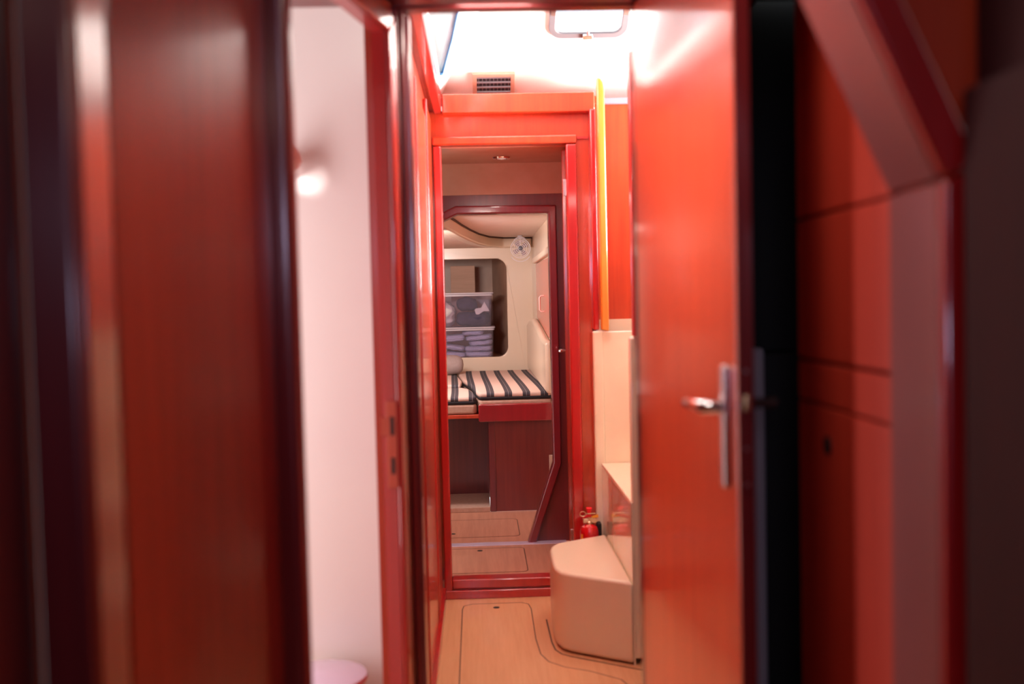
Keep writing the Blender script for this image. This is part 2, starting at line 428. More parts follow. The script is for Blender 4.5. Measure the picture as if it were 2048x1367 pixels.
obj('bolt_hole', MB().slab([(0.003, 0.891), (0.011, 0.891), (0.011, 0.926), (0.003, 0.926)], 0.0, 0.002, Fs), M_BLACK, sp)
obj('latch_lip', MB().slab([(0.020, 0.972), (0.032, 0.972), (0.032, 1.010), (0.020, 1.010)], 0.0, 0.003, Fq), M_COPPER, sp)

# ---- header and posts where the vestibule opens into the corridor
struct('trim_4', MB().box(-0.20, 0.62, 2.170, 2.215, 1.880, 2.06), M_DARK, 'dark header beam across the corridor', 'beam', bevel=0.004)
po = sroot('trim_5', (-0.16, 2.2, 0), 'dark post between the washroom doorway and the corridor lockers', 'post')
obj('front_post', MB().box(-0.175, -0.158, 2.160, 2.205, 0, 1.88), M_DARK, po, bevel=0.004, segs=3)
obj('rounded_bead', MB().tube([(-0.152, 2.20, 0), (-0.152, 2.20, 1.88)], 0.006, 14), M_DARK, po)
obj('rear_post', MB().box(-0.190, -0.136, 2.215, 2.262, 0, 1.88), M_DARK, po, bevel=0.004, segs=3)
struct('trim_18', MB().box(0.350, 0.40, 2.165, 2.215, 0, 1.88), M_DARK, 'dark hinge post behind the open red door', 'post', bevel=0.004)

# ---- vestibule, right: locker front, then dark space
struct('wall_right', MB().box(0.532, 0.62, 1.209, 1.610, 0, 1.885), M_DARK)
lk = thing('wall_locker', 'red wood locker front on the right with a keyhole in its lower door', 'locker', (0.525, 1.4, 0))
ld = obj('lower_door', MB().box(0.520, 0.5315, 1.237, 1.606, 0.02, 1.077), M_LOCK, lk, bevel=0.003)
Fk = (V((0.5195, 1.470, 1.021)), V((0, 1, 0)), V((0, 0, 1)), V((-1, 0, 0)))
obj('keyhole', MB().lathe([(0.001, 0), (0.014, 0), (0.014, 0.002), (0.001, 0.002)], 20, Fk), M_BLACK, ld)
obj('drawer_front', MB().box(0.520, 0.5315, 1.237, 1.606, 1.0805, 1.142), M_LOCK, lk, bevel=0.003)
obj('middle_door', MB().box(0.520, 0.5315, 1.237, 1.606, 1.147, 1.367), M_LOCK, lk, bevel=0.003)
obj('upper_door', MB().box(0.520, 0.5315, 1.237, 1.606, 1.3705, 1.87), M_LOCK, lk, bevel=0.003)

# ---- open door on the right
F3, L3 = aframe((0.348, 2.152), (0.3705, 1.42))     # W points to +X (left of travel towards the camera)
d1 = sroot('door_1', (0.334, 2.15, 0), 'bright red varnished door standing open with a chrome lever handle', 'door')
leaf = obj('door_leaf', MB().slab([(0, 0.02), (L3, 0.02), (L3, 1.876), (0, 1.876)], 0.0, 0.024, F3), M_WOOD, d1, bevel=0.004, segs=3)
eb = obj('edge_band', MB().slab([(L3 + 0.0002, 0.022), (L3 + 0.003, 0.022), (L3 + 0.003, 1.874), (L3 + 0.0002, 1.874)], 0.001, 0.023, F3), M_DARK, d1, label='dark crimson door edge')
lp = obj('lock_faceplate', MB().slab([(L3 + 0.003, 0.968), (L3 + 0.0045, 0.968), (L3 + 0.0045, 1.148), (L3 + 0.003, 1.148)], 0.005, 0.019, F3), M_DARK, d1)
obj('latch_bolt', MB().slab([(L3 + 0.0045, 1.083), (L3 + 0.011, 1.083), (L3 + 0.011, 1.106), (L3 + 0.0045, 1.106)], 0.008, 0.016, F3), M_BRASSY, lp, bevel=0.002)
for zz in (1.140, 1.028, 0.976):
    obj('screw', MB().lathe([(0.0005, 0), (0.003, 0), (0.003, 0.001), (0.0005, 0.001)], 12, (fmap(F3, L3 + 0.0045, zz, 0.012), F3[3], V((0, 0, 1)), F3[1])), M_STEEL, lp)
hd = obj('backplate', MB().slab(rrect(L3 - 0.062, L3 - 0.038, 0.962, 1.146, 0.008), -0.010, 0.0, F3), M_STEEL, d1, bevel=0.003, label='long brushed steel backplate')
hp = fmap(F3, L3 - 0.050, 1.083, 0)
wn = -F3[3]; uu = -F3[1]
obj('lever_handle', MB().tube([hp, hp + wn * 0.026, hp + wn * 0.036 + uu * 0.008, hp + wn * 0.040 + uu * 0.04 + V((0, 0, .001)), hp + wn * 0.040 + uu * 0.085 + V((0, 0, -.001)), hp + wn * 0.032 + uu * 0.105 + V((0, 0, .005))],
    [0.010, 0.010, 0.0105, 0.008, 0.009, 0.006], 16), M_CHROME, d1, label='chrome lever handle')
hq = fmap(F3, L3 - 0.030, 1.090, 0.024)
obj('rear_lever_handle', MB().tube([hq, hq - wn * 0.04, hq - wn * 0.045 + uu * 0.02], [0.008, 0.008, 0.007], 12), M_BLACK, d1)
for zz in (0.35, 1.05, 1.66):
    c = fmap(F3, -0.002, zz, 0.018)
    obj('hinge', MB().tube([c, c + V((0, 0, 0.07))], 0.005, 10), M_STEEL, d1)

# dark space behind that door, its lack of light put into black walls
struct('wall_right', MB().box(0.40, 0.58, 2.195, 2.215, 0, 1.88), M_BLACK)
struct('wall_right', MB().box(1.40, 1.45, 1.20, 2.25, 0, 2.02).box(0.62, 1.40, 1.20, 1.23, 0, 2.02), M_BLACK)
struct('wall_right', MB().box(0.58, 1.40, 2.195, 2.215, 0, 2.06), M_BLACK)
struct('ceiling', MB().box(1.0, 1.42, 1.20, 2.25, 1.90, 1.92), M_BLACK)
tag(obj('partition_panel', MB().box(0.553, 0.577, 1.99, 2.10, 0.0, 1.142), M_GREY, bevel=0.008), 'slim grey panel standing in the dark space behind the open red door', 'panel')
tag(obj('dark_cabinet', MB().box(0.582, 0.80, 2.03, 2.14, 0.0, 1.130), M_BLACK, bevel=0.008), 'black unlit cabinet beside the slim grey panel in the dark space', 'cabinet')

# ---- washroom shell
struct('wall_far', MB().box(-1.5, -0.21, 2.76, 2.80, 0, 2.3), M_WASH, 'plain pale pink washroom wall', 'wall')
struct('wall_left', MB().box(-1.5, -1.45, 1.3, 2.8, 0, 2.3), M_WASH)
struct('wall_near', MB().box(-1.5, -0.375, 1.30, 1.34, 0, 2.3).slab([(1.34, 1.885), (2.77, 1.885), (2.77, 2.3), (1.34, 2.3)], -0.245, -0.235, YZ), M_WASH)
struct('ceiling', MB().box(-1.5, -0.24, 1.30, 2.8, 2.28, 2.3), M_WASH)
struct('wall_right', MB().slab([(-0.200, 2.137), (-0.235, 2.78), (-0.215, 2.78), (-0.180, 2.137)], 0, 2.3, XY), M_WASH)

# ---- corridor left wall with flush locker doors
struct('wall_left', MB().box(-0.24, -0.186, 2.262, 4.20, 0, 2.10), M_PANEL)
cl = [(2.275, 3.02, 1.95, 'M'), (3.028, 3.70, 1.93, 'M'), (3.708, 4.165, 2.0, 'M')]
labs = ['nearest of three glossy orange-red locker doors along the left corridor wall',
        'middle of three glossy orange-red locker doors along the left corridor wall',
        'farthest of three orange-red locker doors on the left, beside the inner doorway']
for (y0, y1, zt, _), lb in zip(cl, labs):
    t = thing('locker_door', lb, 'locker door', (-0.18, (y0 + y1) / 2, 0), 'locker doors on the left corridor wall')
    obj('door_panel', MB().box(-0.1858, -0.176, y0 + 0.018, y1, 0.05, zt), M_WOOD, t, bevel=0.002)
    obj('edge_bead', MB().box(-0.1858, -0.171, y0, y0 + 0.018, 0.05, zt), M_TRIM, t, bevel=0.005, segs=3)
struct('baseboard_left', MB().box(-0.1858, -0.162, 2.60, 4.155, 0.0, 0.048), M_TRIM, 'red baseboard along the corridor lockers', 'baseboard', bevel=0.003)

# ---- inner bulkhead with doorway
struct('wall_far', MB().slab([(-0.26, 0.0), (-0.150, 0.0), (-0.150, 1.905), (0.392, 1.905), (0.392, 0.0), (0.478, 0.0), (0.478, 2.04), (-0.26, 2.04)], 4.18, 4.215), M_WOOD, 'orange-red bulkhead around the inner doorway', 'wall')
t = sroot('trim_6', (0.12, 4.18, 0), 'red frame of the inner doorway', 'door frame')
obj('left_post', MB().box(-0.170, -0.137, 4.150, 4.225, 0.02, 1.893), M_TRIM, t, bevel=0.006, segs=3)
obj('right_post', MB().box(0.380, 0.424, 4.150, 4.225, 0.02, 1.893), M_TRIM, t, bevel=0.006, segs=3)
obj('head', MB().box(-0.172, 0.426, 4.145, 4.225, 1.895, 1.930), M_WOOD, t, bevel=0.006, segs=3)
obj('flush_bead', MB().box(0.427, 0.476, 4.172, 4.18, 1.915, 1.925), M_TRIM, t)
t = sroot('trim_7', (0.12, 4.18, 0), 'crimson two-step threshold of the inner doorway', 'threshold')
obj('upper_sill', MB().box(-0.137, 0.392, 4.148, 4.225, 0.042, 0.080), M_TRIM, t, bevel=0.005, segs=3)
obj('lower_sill', MB().box(-0.165, 0.420, 4.140, 4.180, 0.0, 0.036), M_TRIM, t, bevel=0.004, segs=3)
struct('trim_8', MB().box(0.478, 0.502, 4.12, 4.20, 1.118, 2.03), M_TRIM, 'crimson corner post right of the inner doorway', 'post', bevel=0.006, segs=3)

# coaming around the well
t = sroot('trim_9', (0.19, 4.17, 2.02), 'red wood coaming shelf edge above the inner doorway', 'coaming')
obj('front_board', MB().box(-0.128, 0.502, 4.135, 4.175, 2.022, 2.103), M_WOOD, t, bevel=0.005, segs=3)
obj('shelf_top', MB().box(-0.165, 0.52, 4.175, 4.50, 2.06, 2.095), M_WOOD, t, bevel=0.003)
struct('trim_10', MB().box(-0.165, -0.131, 2.22, 4.175, 2.028, 2.108), M_TRIM, 'red coaming board along the left top of the corridor', 'coaming', bevel=0.005, segs=3)
struct('trim_11', MB().box(-0.20, -0.166, 2.22, 4.2, 2.04, 2.11), M_DARK)

# ---- deckhouse
n1 = V((0, 0.7, 1)).normalized()
e = V((0, -1, 0.7)).normalized()
FF = (V((0, 4.40, 2.05)), V((1, 0, 0)), e, n1)     # sloping front panel, u=X, v up the slope
def onF(x, y): return (x, (4.40 - y) / -e.y)
hx0, hx1, hv0, hv1 = 0.325, 0.605, onF(0, 4.025)[1], onF(0, 3.66)[1]
struct('ceiling', MB().slab([(-0.30, 0.0), (1.75, 0.0), (1.75, 1.20), (-0.30, 1.20)], 0.0, 0.03, FF, holes=[rrect(hx0, hx1, hv0, hv1, 0.04)]), M_WHITE, 'white sloping deckhouse ceiling', 'ceiling')
w1 = sroot('window_1', fmap(FF, 0.465, hv0, 0), 'deck hatch with rounded grey frame in the white ceiling', 'hatch')
obj('window_frame', MB().slab(rrect(hx0 - 0.018, hx1 + 0.018, hv0 - 0.018, hv1 + 0.018, 0.055), -0.012, 0.0, FF, holes=[rrect(hx0 + 0.008, hx1 - 0.008, hv0 + 0.006, hv1 - 0.006, 0.035)]), M_HATCHFRAME, w1, bevel=0.003)
obj('window_pane', MB().slab(rrect(hx0, hx1, hv0, hv1, 0.04), 0.012, 0.018, FF), M_GLASS, w1)
la = obj('latch', MB().slab([(0.445, hv0 - 0.016), (0.485, hv0 - 0.016), (0.485, hv0 + 0.006), (0.445, hv0 + 0.006)], -0.024, -0.012, FF), M_CHROME, w1, bevel=0.003)
obj('latch_lever', MB().slab([(0.458, hv0), (0.472, hv0), (0.468, hv0 + 0.03), (0.462, hv0 + 0.03)], -0.022, -0.014, FF), M_STEEL, la, bevel=0.002)
for x in (hx0 - 0.012, hx1 - 0.006):
    obj('frame_clip', MB().slab([(x, hv0 + 0.10), (x + 0.018, hv0 + 0.10), (x + 0.018, hv0 + 0.125), (x, hv0 + 0.125)], -0.018, -0.012, FF), M_STEEL, w1)

# leaning outboard side with the long window
nL = V((1, 0, -0.68)).normalized(); eL = V((0.68, 0, 1)).normalized()
FL = (V((-0.15, 0, 2.105)), V((0, 1, 0)), eL, -nL)
def onL(y, z): return (y, (z - 2.105) / eL.z)
win = [onL(2.70, 2.135), onL(3.95, 2.137), onL(4.00, 2.150), onL(3.73, 2.222), onL(3.52, 2.262), onL(3.30, 2.30), onL(2.70, 2.36)]
struct('wall_left', MB().slab([(2.20, 0.0), (4.50, 0.0), (4.0, 0.45), (3.4, 0.78), (2.20, 0.78)], 0.0, 0.02, FL, holes=[win]), M_WHITE, 'white leaning deckhouse side with a long window', 'wall')
w2 = sroot('window_2', fmap(FL, 3.4, 0.05, 0), 'long deckhouse side window with a blue seal', 'window')
sm = MB(); strip(sm, win[1:6], 0.010, -0.004, 0.004, FL)
obj('window_seal', sm, M_BLUESEAL, w2)
obj('window_pane', MB().slab(win, 0.008, 0.014, FL), M_GLASS, w2)
# roof and far sides of the deckhouse / saloon
struct('ceiling', MB().box(0.2, 1.75, 2.18, 3.50, 2.70, 2.74), M_WHITE)
struct('wall_near', MB().box(-0.30, 1.75, 2.175, 2.205, 2.06, 2.74), M_PANEL)
struct('wall_right', MB().slab([(2.2, 0.0), (4.45, 0.0), (4.45, 2.05), (3.4, 2.74), (2.2, 2.74)], 1.70, 1.74, YZ), M_WHITE)
# stair well side
F4, L4 = aframe((0.385, 2.22), (0.620, 3.30))
struct('wall_right', MB().slab([(0, 0), (L4, 0), (L4, 2.06), (0, 2.06)], -0.03, 0.0, F4), M_DARK)
struct('wall_right', MB().box(0.60, 1.70, 3.30, 3.322, 0, 1.10), M_CREAM)
struct('ceiling', MB().box(0.62, 1.72, 2.22, 3.30, 1.08, 1.10), M_CREAM)
# wood-faced bulkhead right of the grab post
b = sroot('wall_far', (0.8, 4.22, 1.1), 'wood-faced bulkhead with a cream foot behind the golden post', 'wall')
obj('wood_facing', MB().box(0.503, 1.70, 4.205, 4.24, 1.160, 2.062), M_WOOD, b)
obj('cream_foot', MB().box(0.503, 1.70, 4.200, 4.24, 0.0, 1.160), M_CREAM, b)
obj('top_cap', MB().box(0.520, 1.70, 4.195, 4.25, 2.062, 2.088), M_SLATE, b, bevel=0.003)

struct('trim_19', MB().box(0.516, 0.545, 3.300, 3.345, 1.12, 2.06), M_TRIM, 'crimson corner post above the near side panel of the steps', 'post', bevel=0.004)
# ---- passage between the bulkheads
struct('wall_left', MB().box(-0.75, -0.70, 4.2, 4.82, 0.07, 2.0), M_PANEL)
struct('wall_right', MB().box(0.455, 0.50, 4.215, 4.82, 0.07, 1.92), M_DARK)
struct('ceiling', MB().box(-0.75, 0.50, 4.215, 4.82, 1.893, 1.93), M_COVE, 'passage ceiling, warm light put into its tan colour', 'ceiling')
struct('trim_12', MB().slab([(4.70, 1.893), (4.80, 1.893), (4.80, 1.757), (4.792, 1.757), (4.785, 1.80), (4.76, 1.85)], -0.70, 0.455, YZ), M_COVE, 'cove above the second bulkhead, warm light put into its tan colour', 'cove')
# second bulkhead: opening chamfered at the top left and bottom right
inn = [(0.212, 0.075), (0.345, 0.462), (0.345, 1.662), (-0.088, 1.665), (-0.26, 1.585), (-0.50, 1.47), (-0.50, 0.075)]
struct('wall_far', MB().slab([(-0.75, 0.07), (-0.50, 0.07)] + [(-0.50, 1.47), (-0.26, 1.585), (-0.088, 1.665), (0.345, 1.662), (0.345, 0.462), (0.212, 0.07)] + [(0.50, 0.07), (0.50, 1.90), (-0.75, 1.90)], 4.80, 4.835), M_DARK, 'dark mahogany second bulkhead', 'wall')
tb = sroot('trim_13', (0.1, 4.79, 0.075), 'crimson chamfered frame of the far cabin doorway, darkened for shade', 'door frame')
strip_mb = MB(); strip(strip_mb, inn[:-1], -0.040, 4.772, 4.80, XZ)
obj('door_frame', strip_mb, M_SHADETRIM, tb, bevel=0.008, segs=3)
# open door leaf seen edge-on
F5, L5 = aframe((0.368, 4.235), (0.428, 4.74))
d2 = sroot('door_2', (0.37, 4.23, 0.075), 'inner door swung open, seen edge-on beside its frame', 'door')
obj('door_leaf', MB().slab([(0, 0.09), (L5, 0.09), (L5, 1.88), (0, 1.88)], -0.022, 0.0, F5), M_PANEL, d2, bevel=0.003)
for z0, z1 in ((1.686, 1.756), (0.198, 0.262)):
    obj('hinge', MB().box(0.372, 0.394, 4.2335, 4.2345, z0, z1) if False else MB().slab([(0.373, z0), (0.386, z0), (0.386, z1), (0.373, z1)], 4.2260, 4.2335), M_STEEL, d2, bevel=0.001, label='steel hinge plate')
k0 = fmap(F5, 0.44, 1.008, 0.0)
obj('door_knob', MB().tube([k0, k0 + V((-0.018, -0.002, 0.0)), k0 + V((-0.026, -0.002, 0)), k0 + V((-0.040, -0.003, -0.001)), k0 + V((-0.046, -0.003, -0.001))],
    [0.005, 0.005, 0.009, 0.010, 0.006], 14), M_CHROME, d2, label='small chrome door knob')
tag(obj('hull_moulding', MB().slab([(4.24, 0.075), (4.72, 0.075), (4.60, 0.20), (4.30, 0.42), (4.24, 0.42)], 0.442, 0.455, YZ), M_CREAM), 'cream hull moulding at the foot of the passage, behind the open inner door', 'moulding')

# ---- far cabin shell
struct('wall_right', MB().box(0.400, 0.45, 4.84, 7.36, 0.07, 1.72), M_CREAM, 'cream side wall of the far cabin', 'wall')
struct('wall_left', MB().box(-1.15, -1.10, 4.84, 7.36, 0.07, 1.72), M_CREAM)
struct('wall_near', MB().box(-1.15, -0.70, 4.80, 4.84, 0.07, 1.72), M_CREAM)
struct('wall_far', MB().slab([(-1.15, 0.07), (0.45, 0.07), (0.45, 1.72), (-1.15, 1.72)], 7.30, 7.335, XZ, holes=[rrect(-0.62, 0.213, 0.838, 1.556, 0.075, 8)]), M_CREAM, 'cream end wall with a rounded locker opening', 'wall', bevel=0.006, segs=3)
struct('ceiling', MB().box(-1.15, 0.45, 4.84, 7.40, 1.70, 1.74), M_LINER, 'pale headliner of the far cabin', 'ceiling')
# dropped outboard headliner and its curved lip
lip = [(-0.20, 4.86), (-0.150, 5.20), (-0.118, 5.50), (-0.085, 5.85), (-0.040, 6.25), (0.015, 6.65), (0.09, 6.98), (0.19, 7.13), (0.398, 7.17)]
tz = sroot('trim_14', (0, 6.3, 1.62), 'curved cream lip and dropped headliner panel of the far cabin', 'headliner')
lm = MB(); strip(lm, lip, 0.075, 1.628, 1.70, XY)
obj('curved_lip', lm, M_CREAM, tz, bevel=0.012, segs=3)
gm = MB(); strip(gm, lip, -0.006, 1.690, 1.70, XY)
obj('shadow_gap', gm, M_SHADOWGAP, tz)
lo = offset_path(lip, 0.085)
obj('dropped_panel', MB().slab([(-1.10, 4.86)] + lo + [(0.398, 7.30), (-1.10, 7.30)], 1.636, 1.69, XY), M_LINER, tz)
# locker recess behind the opening
rc = sroot('wall_far', (-0.15, 7.9, 0.8), 'tan lining inside the open end locker', 'wall')
obj('recess_lining', MB().box(-0.95, 0.50, 8.35, 8.38, 0.80, 1.80).box(-0.98, -0.95, 7.335, 8.38, 0.80, 1.80)
    .slab([(0.26, 7.335), (0.30, 7.335), (0.30, 8.38), (0.12, 8.38)], 0.80, 1.80, XY).box(-0.98, 0.50, 7.335, 8.38, 1.62, 1.66), M_TAN, rc)
obj('recess_floor', MB().box(-0.98, 0.35, 7.335, 8.38, 0.79, 0.822), M_TAN, rc)

# ================================================================== THINGS
# ---- passage downlight
t = thing('ceiling_downlight', 'round recessed downlight in the passage ceiling', 'ceiling light', (0.121, 4.50, 1.893))
obj('rim', MB().lathe([(0.022, 0.0), (0.040, 0.0), (0.042, -0.003), (0.038, -0.009), (0.026, -0.009), (0.022, -0.004)], 32, (V((0.121, 4.50, 1.893)), V((1, 0, 0)), V((0, 1, 0)), V((0, 0, 1)))), M_CHROME, t)
obj('lens', MB().lathe([(0.001, -0.003), (0.024, -0.003), (0.020, -0.007), (0.001, -0.008)], 28, (V((0.121, 4.50, 1.893)), V((1, 0, 0)), V((0, 1, 0)), V((0, 0, 1)))), M_LAMPLENS, t)

# ---- air vent on the white slope
t = thing('air_vent', 'small grille in a light wood frame above the red coaming', 'vent', fmap(FF, 0.088, 0.14, 0))
vx0, vx1 = 0.0, 0.178; vv0, vv1 = onF(0, 4.33)[1], onF(0, 4.185)[1]
obj('frame', MB().slab([(vx0, vv0), (vx1, vv0), (vx1, vv1), (vx0, vv1)], -0.014, -0.0005, FF, holes=[[(vx0 + .018, vv0 + .018), (vx1 - .018, vv0 + .018), (vx1 - .018, vv1 - .018), (vx0 + .018, vv1 - .018)]]), M_VENT, t, bevel=0.002)
obj('cavity', MB().slab([(vx0 + .018, vv0 + .018), (vx1 - .018, vv0 + .018), (vx1 - .018, vv1 - .018), (vx0 + .018, vv1 - .018)], -0.004, -0.0005, FF), M_VENTDARK, t)
ns = 6
for i in range(ns):
    v = vv0 + 0.022 + (vv1 - vv0 - 0.044) * i / (ns - 1)
    obj('slat', MB().slab([(vx0 + .018, v - .0025), (vx1 - .018, v - .0025), (vx1 - .018, v + .0025), (vx0 + .018, v + .0025)], -0.013, -0.006, FF), M_VENTSLAT, t)
for i in range(9):
    u = vx0 + 0.026 + (vx1 - vx0 - 0.052) * i / 8
    obj('fin', MB().slab([(u - .001, vv0 + .018), (u + .001, vv0 + .018), (u + .001, vv1 - .018), (u - .001, vv1 - .018)], -0.006, -0.004, FF), M_VENTSLAT, t)

# ---- golden grab post
t = thing('grab_post', 'golden varnished grab post rising from the steps beside the inner doorway', 'post', (0.51, 4.1, 1.11))
pp = [(0.508, 2.150), (0.524, 2.146), (0.533, 2.130), (0.537, 2.10), (0.538, 1.112)]
outer = [(0.505, 1.118), (0.505, 2.14)]
obj('post', MB().slab(outer + pp, 4.085, 4.118), M_POST, t, bevel=0.007, segs=3)

# ---- companionway steps (moulded cream unit)
st = thing('companionway_steps', 'moulded cream steps with high side panels climbing to the right', 'steps', (0.5, 3.7, 0))
foot = [(0.500, 3.318), (0.300, 3.452), (0.268, 3.485), (0.252, 3.54), (0.249, 3.61), (0.252, 3.80), (0.262, 3.855), (0.290, 3.905), (0.500, 4.025)]
top = foot
obj('lower_step', MB().slab(foot, 0.006, 0.286, XY), M_STEP, st, bevel=0.012, segs=4)
obj('riser', MB().box(0.500, 0.506, 3.323, 4.117, 0.0, 0.556), M_GLOSSCREAM, st, label='glossy riser mirroring the extinguisher')
obj('upper_step', MB().box(0.499, 0.72, 3.347, 4.117, 0.545, 0.562), M_STEP, st, bevel=0.003)
obj('upper_riser', MB().box(0.715, 0.722, 3.347, 4.117, 0.562, 0.84), M_GLOSSCREAM, st)
obj('third_step', MB().box(0.715, 0.93, 3.347, 4.117, 0.832, 0.845), M_STEP, st, bevel=0.003)
obj('third_riser', MB().box(0.925, 0.932, 3.347, 4.117, 0.845, 1.015), M_GLOSSCREAM, st)
obj('far_side_panel', MB().slab(rrect(0.473, 0.516, 4.118, 4.178, 0.008), 0.02, 1.114, XY).slab([(0.512, 0.02), (0.95, 0.02), (0.95, 1.112), (0.512, 1.112)], 4.125, 4.165), M_GLOSSCREAM, st, bevel=0.006, segs=3)
obj('near_side_panel', MB().slab([(0.503, 0.02), (0.95, 0.02), (0.95, 1.118), (0.503, 1.118)], 3.324, 3.346), M_GLOSSCREAM, st, bevel=0.008, segs=3)

# seam in the floor around the step
seam = [(0.234, 3.84), (0.236, 3.58), (0.243, 3.50), (0.262, 3.455), (0.295, 3.425), (0.52, 3.275)]
def floorline(path, w, z, parent, closed=False):
    mb = MB(); strip(mb, path, w, z, z + 0.0006, XY, closed)
    return obj('seam', mb, M_SHADOWGAP, parent)

def floor_hatch(label, outline, z, hole, m):
    t = thing('floor_hatch', label, 'floor hatch', (sum(p[0] for p in outline) / len(outline), sum(p[1] for p in outline) / len(outline), z), 'lift-out floor hatches')
    obj('hatch_panel', MB().slab(outline, z + 0.0002, z + 0.0012, XY), m, t)
    floorline(outline, 0.0035, z + 0.0009, t, True)
    h = obj('finger_hole', MB().lathe([(0.001, 0.0013), (0.013, 0.0013), (0.013, 0.0019), (0.001, 0.0019)], 24, (V((hole[0], hole[1], z)), V((1, 0, 0)), V((0, 1, 0)), V((0, 0, 1)))), M_BLACK, t)
    return t
hA = [(-0.092, 2.75), (-0.094, 3.2), (-0.096, 4.00), (-0.090, 4.045), (-0.055, 4.068), (0.150, 4.068), (0.178, 4.045), (0.186, 3.98), (0.184, 3.62), (0.192, 3.46), (0.215, 3.385), (0.265, 3.33), (0.345, 3.285), (0.44, 3.20), (0.47, 3.10), (0.47, 2.75)]
floor_hatch('large floor hatch in the near corridor floor, in front of the threshold', hA[::-1], 0.0, (0.044, 4.01), M_BEECH)
hB = rrect(-0.30, 0.190, 4.262, 4.690, 0.03)
floor_hatch('small floor hatch just beyond the red threshold', hB, 0.075, (-0.02, 4.645), M_BEECH2)
hC = rrect(-0.30, 0.182, 4.915, 5.315, 0.035)
floor_hatch('floor hatch inside the far cabin doorway in front of the berth', hC, 0.075, (-0.155, 5.0), M_BEECH2)
sb = MB(); strip(sb, seam, 0.005, 0.0, 0.001, XY)
so = obj('floor_seam', sb, M_SHADOWGAP); so['kind'] = 'structure'; so.name = 'trim_15'
struct('trim_16', MB().box(-0.50, 0.40, 4.742, 4.80, 0.075, 0.0775), M_LILAC, 'pale sill strip under the second bulkhead', 'sill')

# ---- fire extinguisher
ex = (0.436, 4.062)
t = thing('fire_extinguisher', 'small red fire extinguisher standing behind the cream step', 'fire extinguisher', (ex[0], ex[1], 0))
FE = (V((ex[0], ex[1], 0)), V((1, 0, 0)), V((0, 1, 0)), V((0, 0, 1)))
obj('cylinder', MB().lathe([(0.001, 0.0), (0.034, 0.0), (0.038, 0.006), (0.039, 0.02), (0.039, 0.285), (0.0375, 0.300), (0.032, 0.312), (0.018, 0.320), (0.014, 0.322), (0.001, 0.323)], 32, FE), M_REDPAINT, t)
obj('label_plate', MB().slab([(-2.9, 0), (-2.9, 1)][:0] or [(ex[0] - 0.036, ex[1] - 0.022), (ex[0] - 0.030, ex[1] - 0.030), (ex[0] - 0.031, ex[1] - 0.031), (ex[0] - 0.037, ex[1] - 0.023)], 0.16, 0.285, XY), M_YELLOW, t)
va = obj('valve', MB().lathe([(0.001, 0.320), (0.015, 0.320), (0.015, 0.330), (0.011, 0.334), (0.011, 0.352), (0.001, 0.353)], 20, FE).box(ex[0] - 0.026, ex[0] + 0.026, ex[1] - 0.010, ex[1] + 0.010, 0.326, 0.345), M_BRASSY, t, bevel=0.002)
obj('gauge', MB().lathe([(0.001, 0), (0.010, 0), (0.010, 0.006), (0.001, 0.006)], 18, (V((ex[0] + 0.022, ex[1] - 0.017, 0.338)), V((1, 0, 0)), V((0, 0, 1)), V((0, 1, 0)))), M_BRASSY, va)
obj('operating_lever', MB().slab([(ex[0] - 0.008, 0.350), (ex[0] + 0.008, 0.350), (ex[0] + 0.007, 0.372), (ex[0] + 0.013, 0.389), (ex[0] - 0.013, 0.389), (ex[0] - 0.007, 0.372)], ex[1] - 0.012, ex[1] + 0.012), M_REDPLASTIC, t, bevel=0.003)
obj('lower_grip', MB().slab([(ex[0] - 0.02, 0.345), (ex[0] + 0.0, 0.352), (ex[0] - 0.006, 0.362), (ex[0] - 0.026, 0.350)], ex[1] - 0.008, ex[1] + 0.008), M_REDPLASTIC, t, bevel=0.002)
obj('safety_ring', MB().tube([(ex[0] - 0.027 + 0.012 * math.cos(a), ex[1] - 0.014, 0.366 + 0.010 * math.sin(a)) for a in [i * math.pi / 10 for i in range(20)]], 0.0018, 8, closed=True), M_BRASSY, t)
obj('safety_pin', MB().tube([(ex[0] - 0.015, ex[1] - 0.014, 0.366), (ex[0] + 0.025, ex[1] - 0.014, 0.367)], 0.0025, 8), M_BRASSY, t)
obj('yellow_tag', MB().slab([(ex[0] + 0.010, 0.350), (ex[0] + 0.036, 0.350), (ex[0] + 0.036, 0.364), (ex[0] + 0.010, 0.357)], ex[1] - 0.018, ex[1] - 0.016), M_YELLOW, t)
obj('wall_strap', MB().box(ex[0] + 0.030, ex[0] + 0.050, ex[1] - 0.012, ex[1] + 0.030, 0.08, 0.325), M_BLACK, t, bevel=0.004)

# ---- washroom: lamp and toilet
t = thing('wall_lamp', 'small glass-shaded lamp on the washroom wall, half hidden by the door post', 'lamp', (-0.50, 2.72, 1.62))
obj('lamp_shade', MB().lathe([(0.012, 0.05), (0.020, 0.045), (0.034, 0.020), (0.038, 0.0), (0.030, -0.018), (0.012, -0.030), (0.001, -0.032)], 28, (V((-0.500, 2.70, 1.635)), V((1, 0, 0)), V((0, 1, 0)), V((0, 0, 1)))), M_PINKPLASTIC, t, label='pinkish bowl-shaped shade')
obj('mount', MB().lathe([(0.001, 0), (0.022, 0), (0.022, 0.012), (0.008, 0.016), (0.008, 0.05), (0.001, 0.05)], 20, (V((-0.515, 2.759, 1.66)), V((1, 0, 0)), V((0, 0, 1)), V((0, -1, 0)))), M_CHROME, t)
t = thing('toilet', 'toilet with a pale lilac oval lid at the bottom of the washroom doorway', 'toilet', (-0.43, 2.55, 0))
FT = (V((-0.44, 2.60, 0.0)), V((1, 0, 0)), V((0, 0.95, 0)), V((0, 0, 1)))
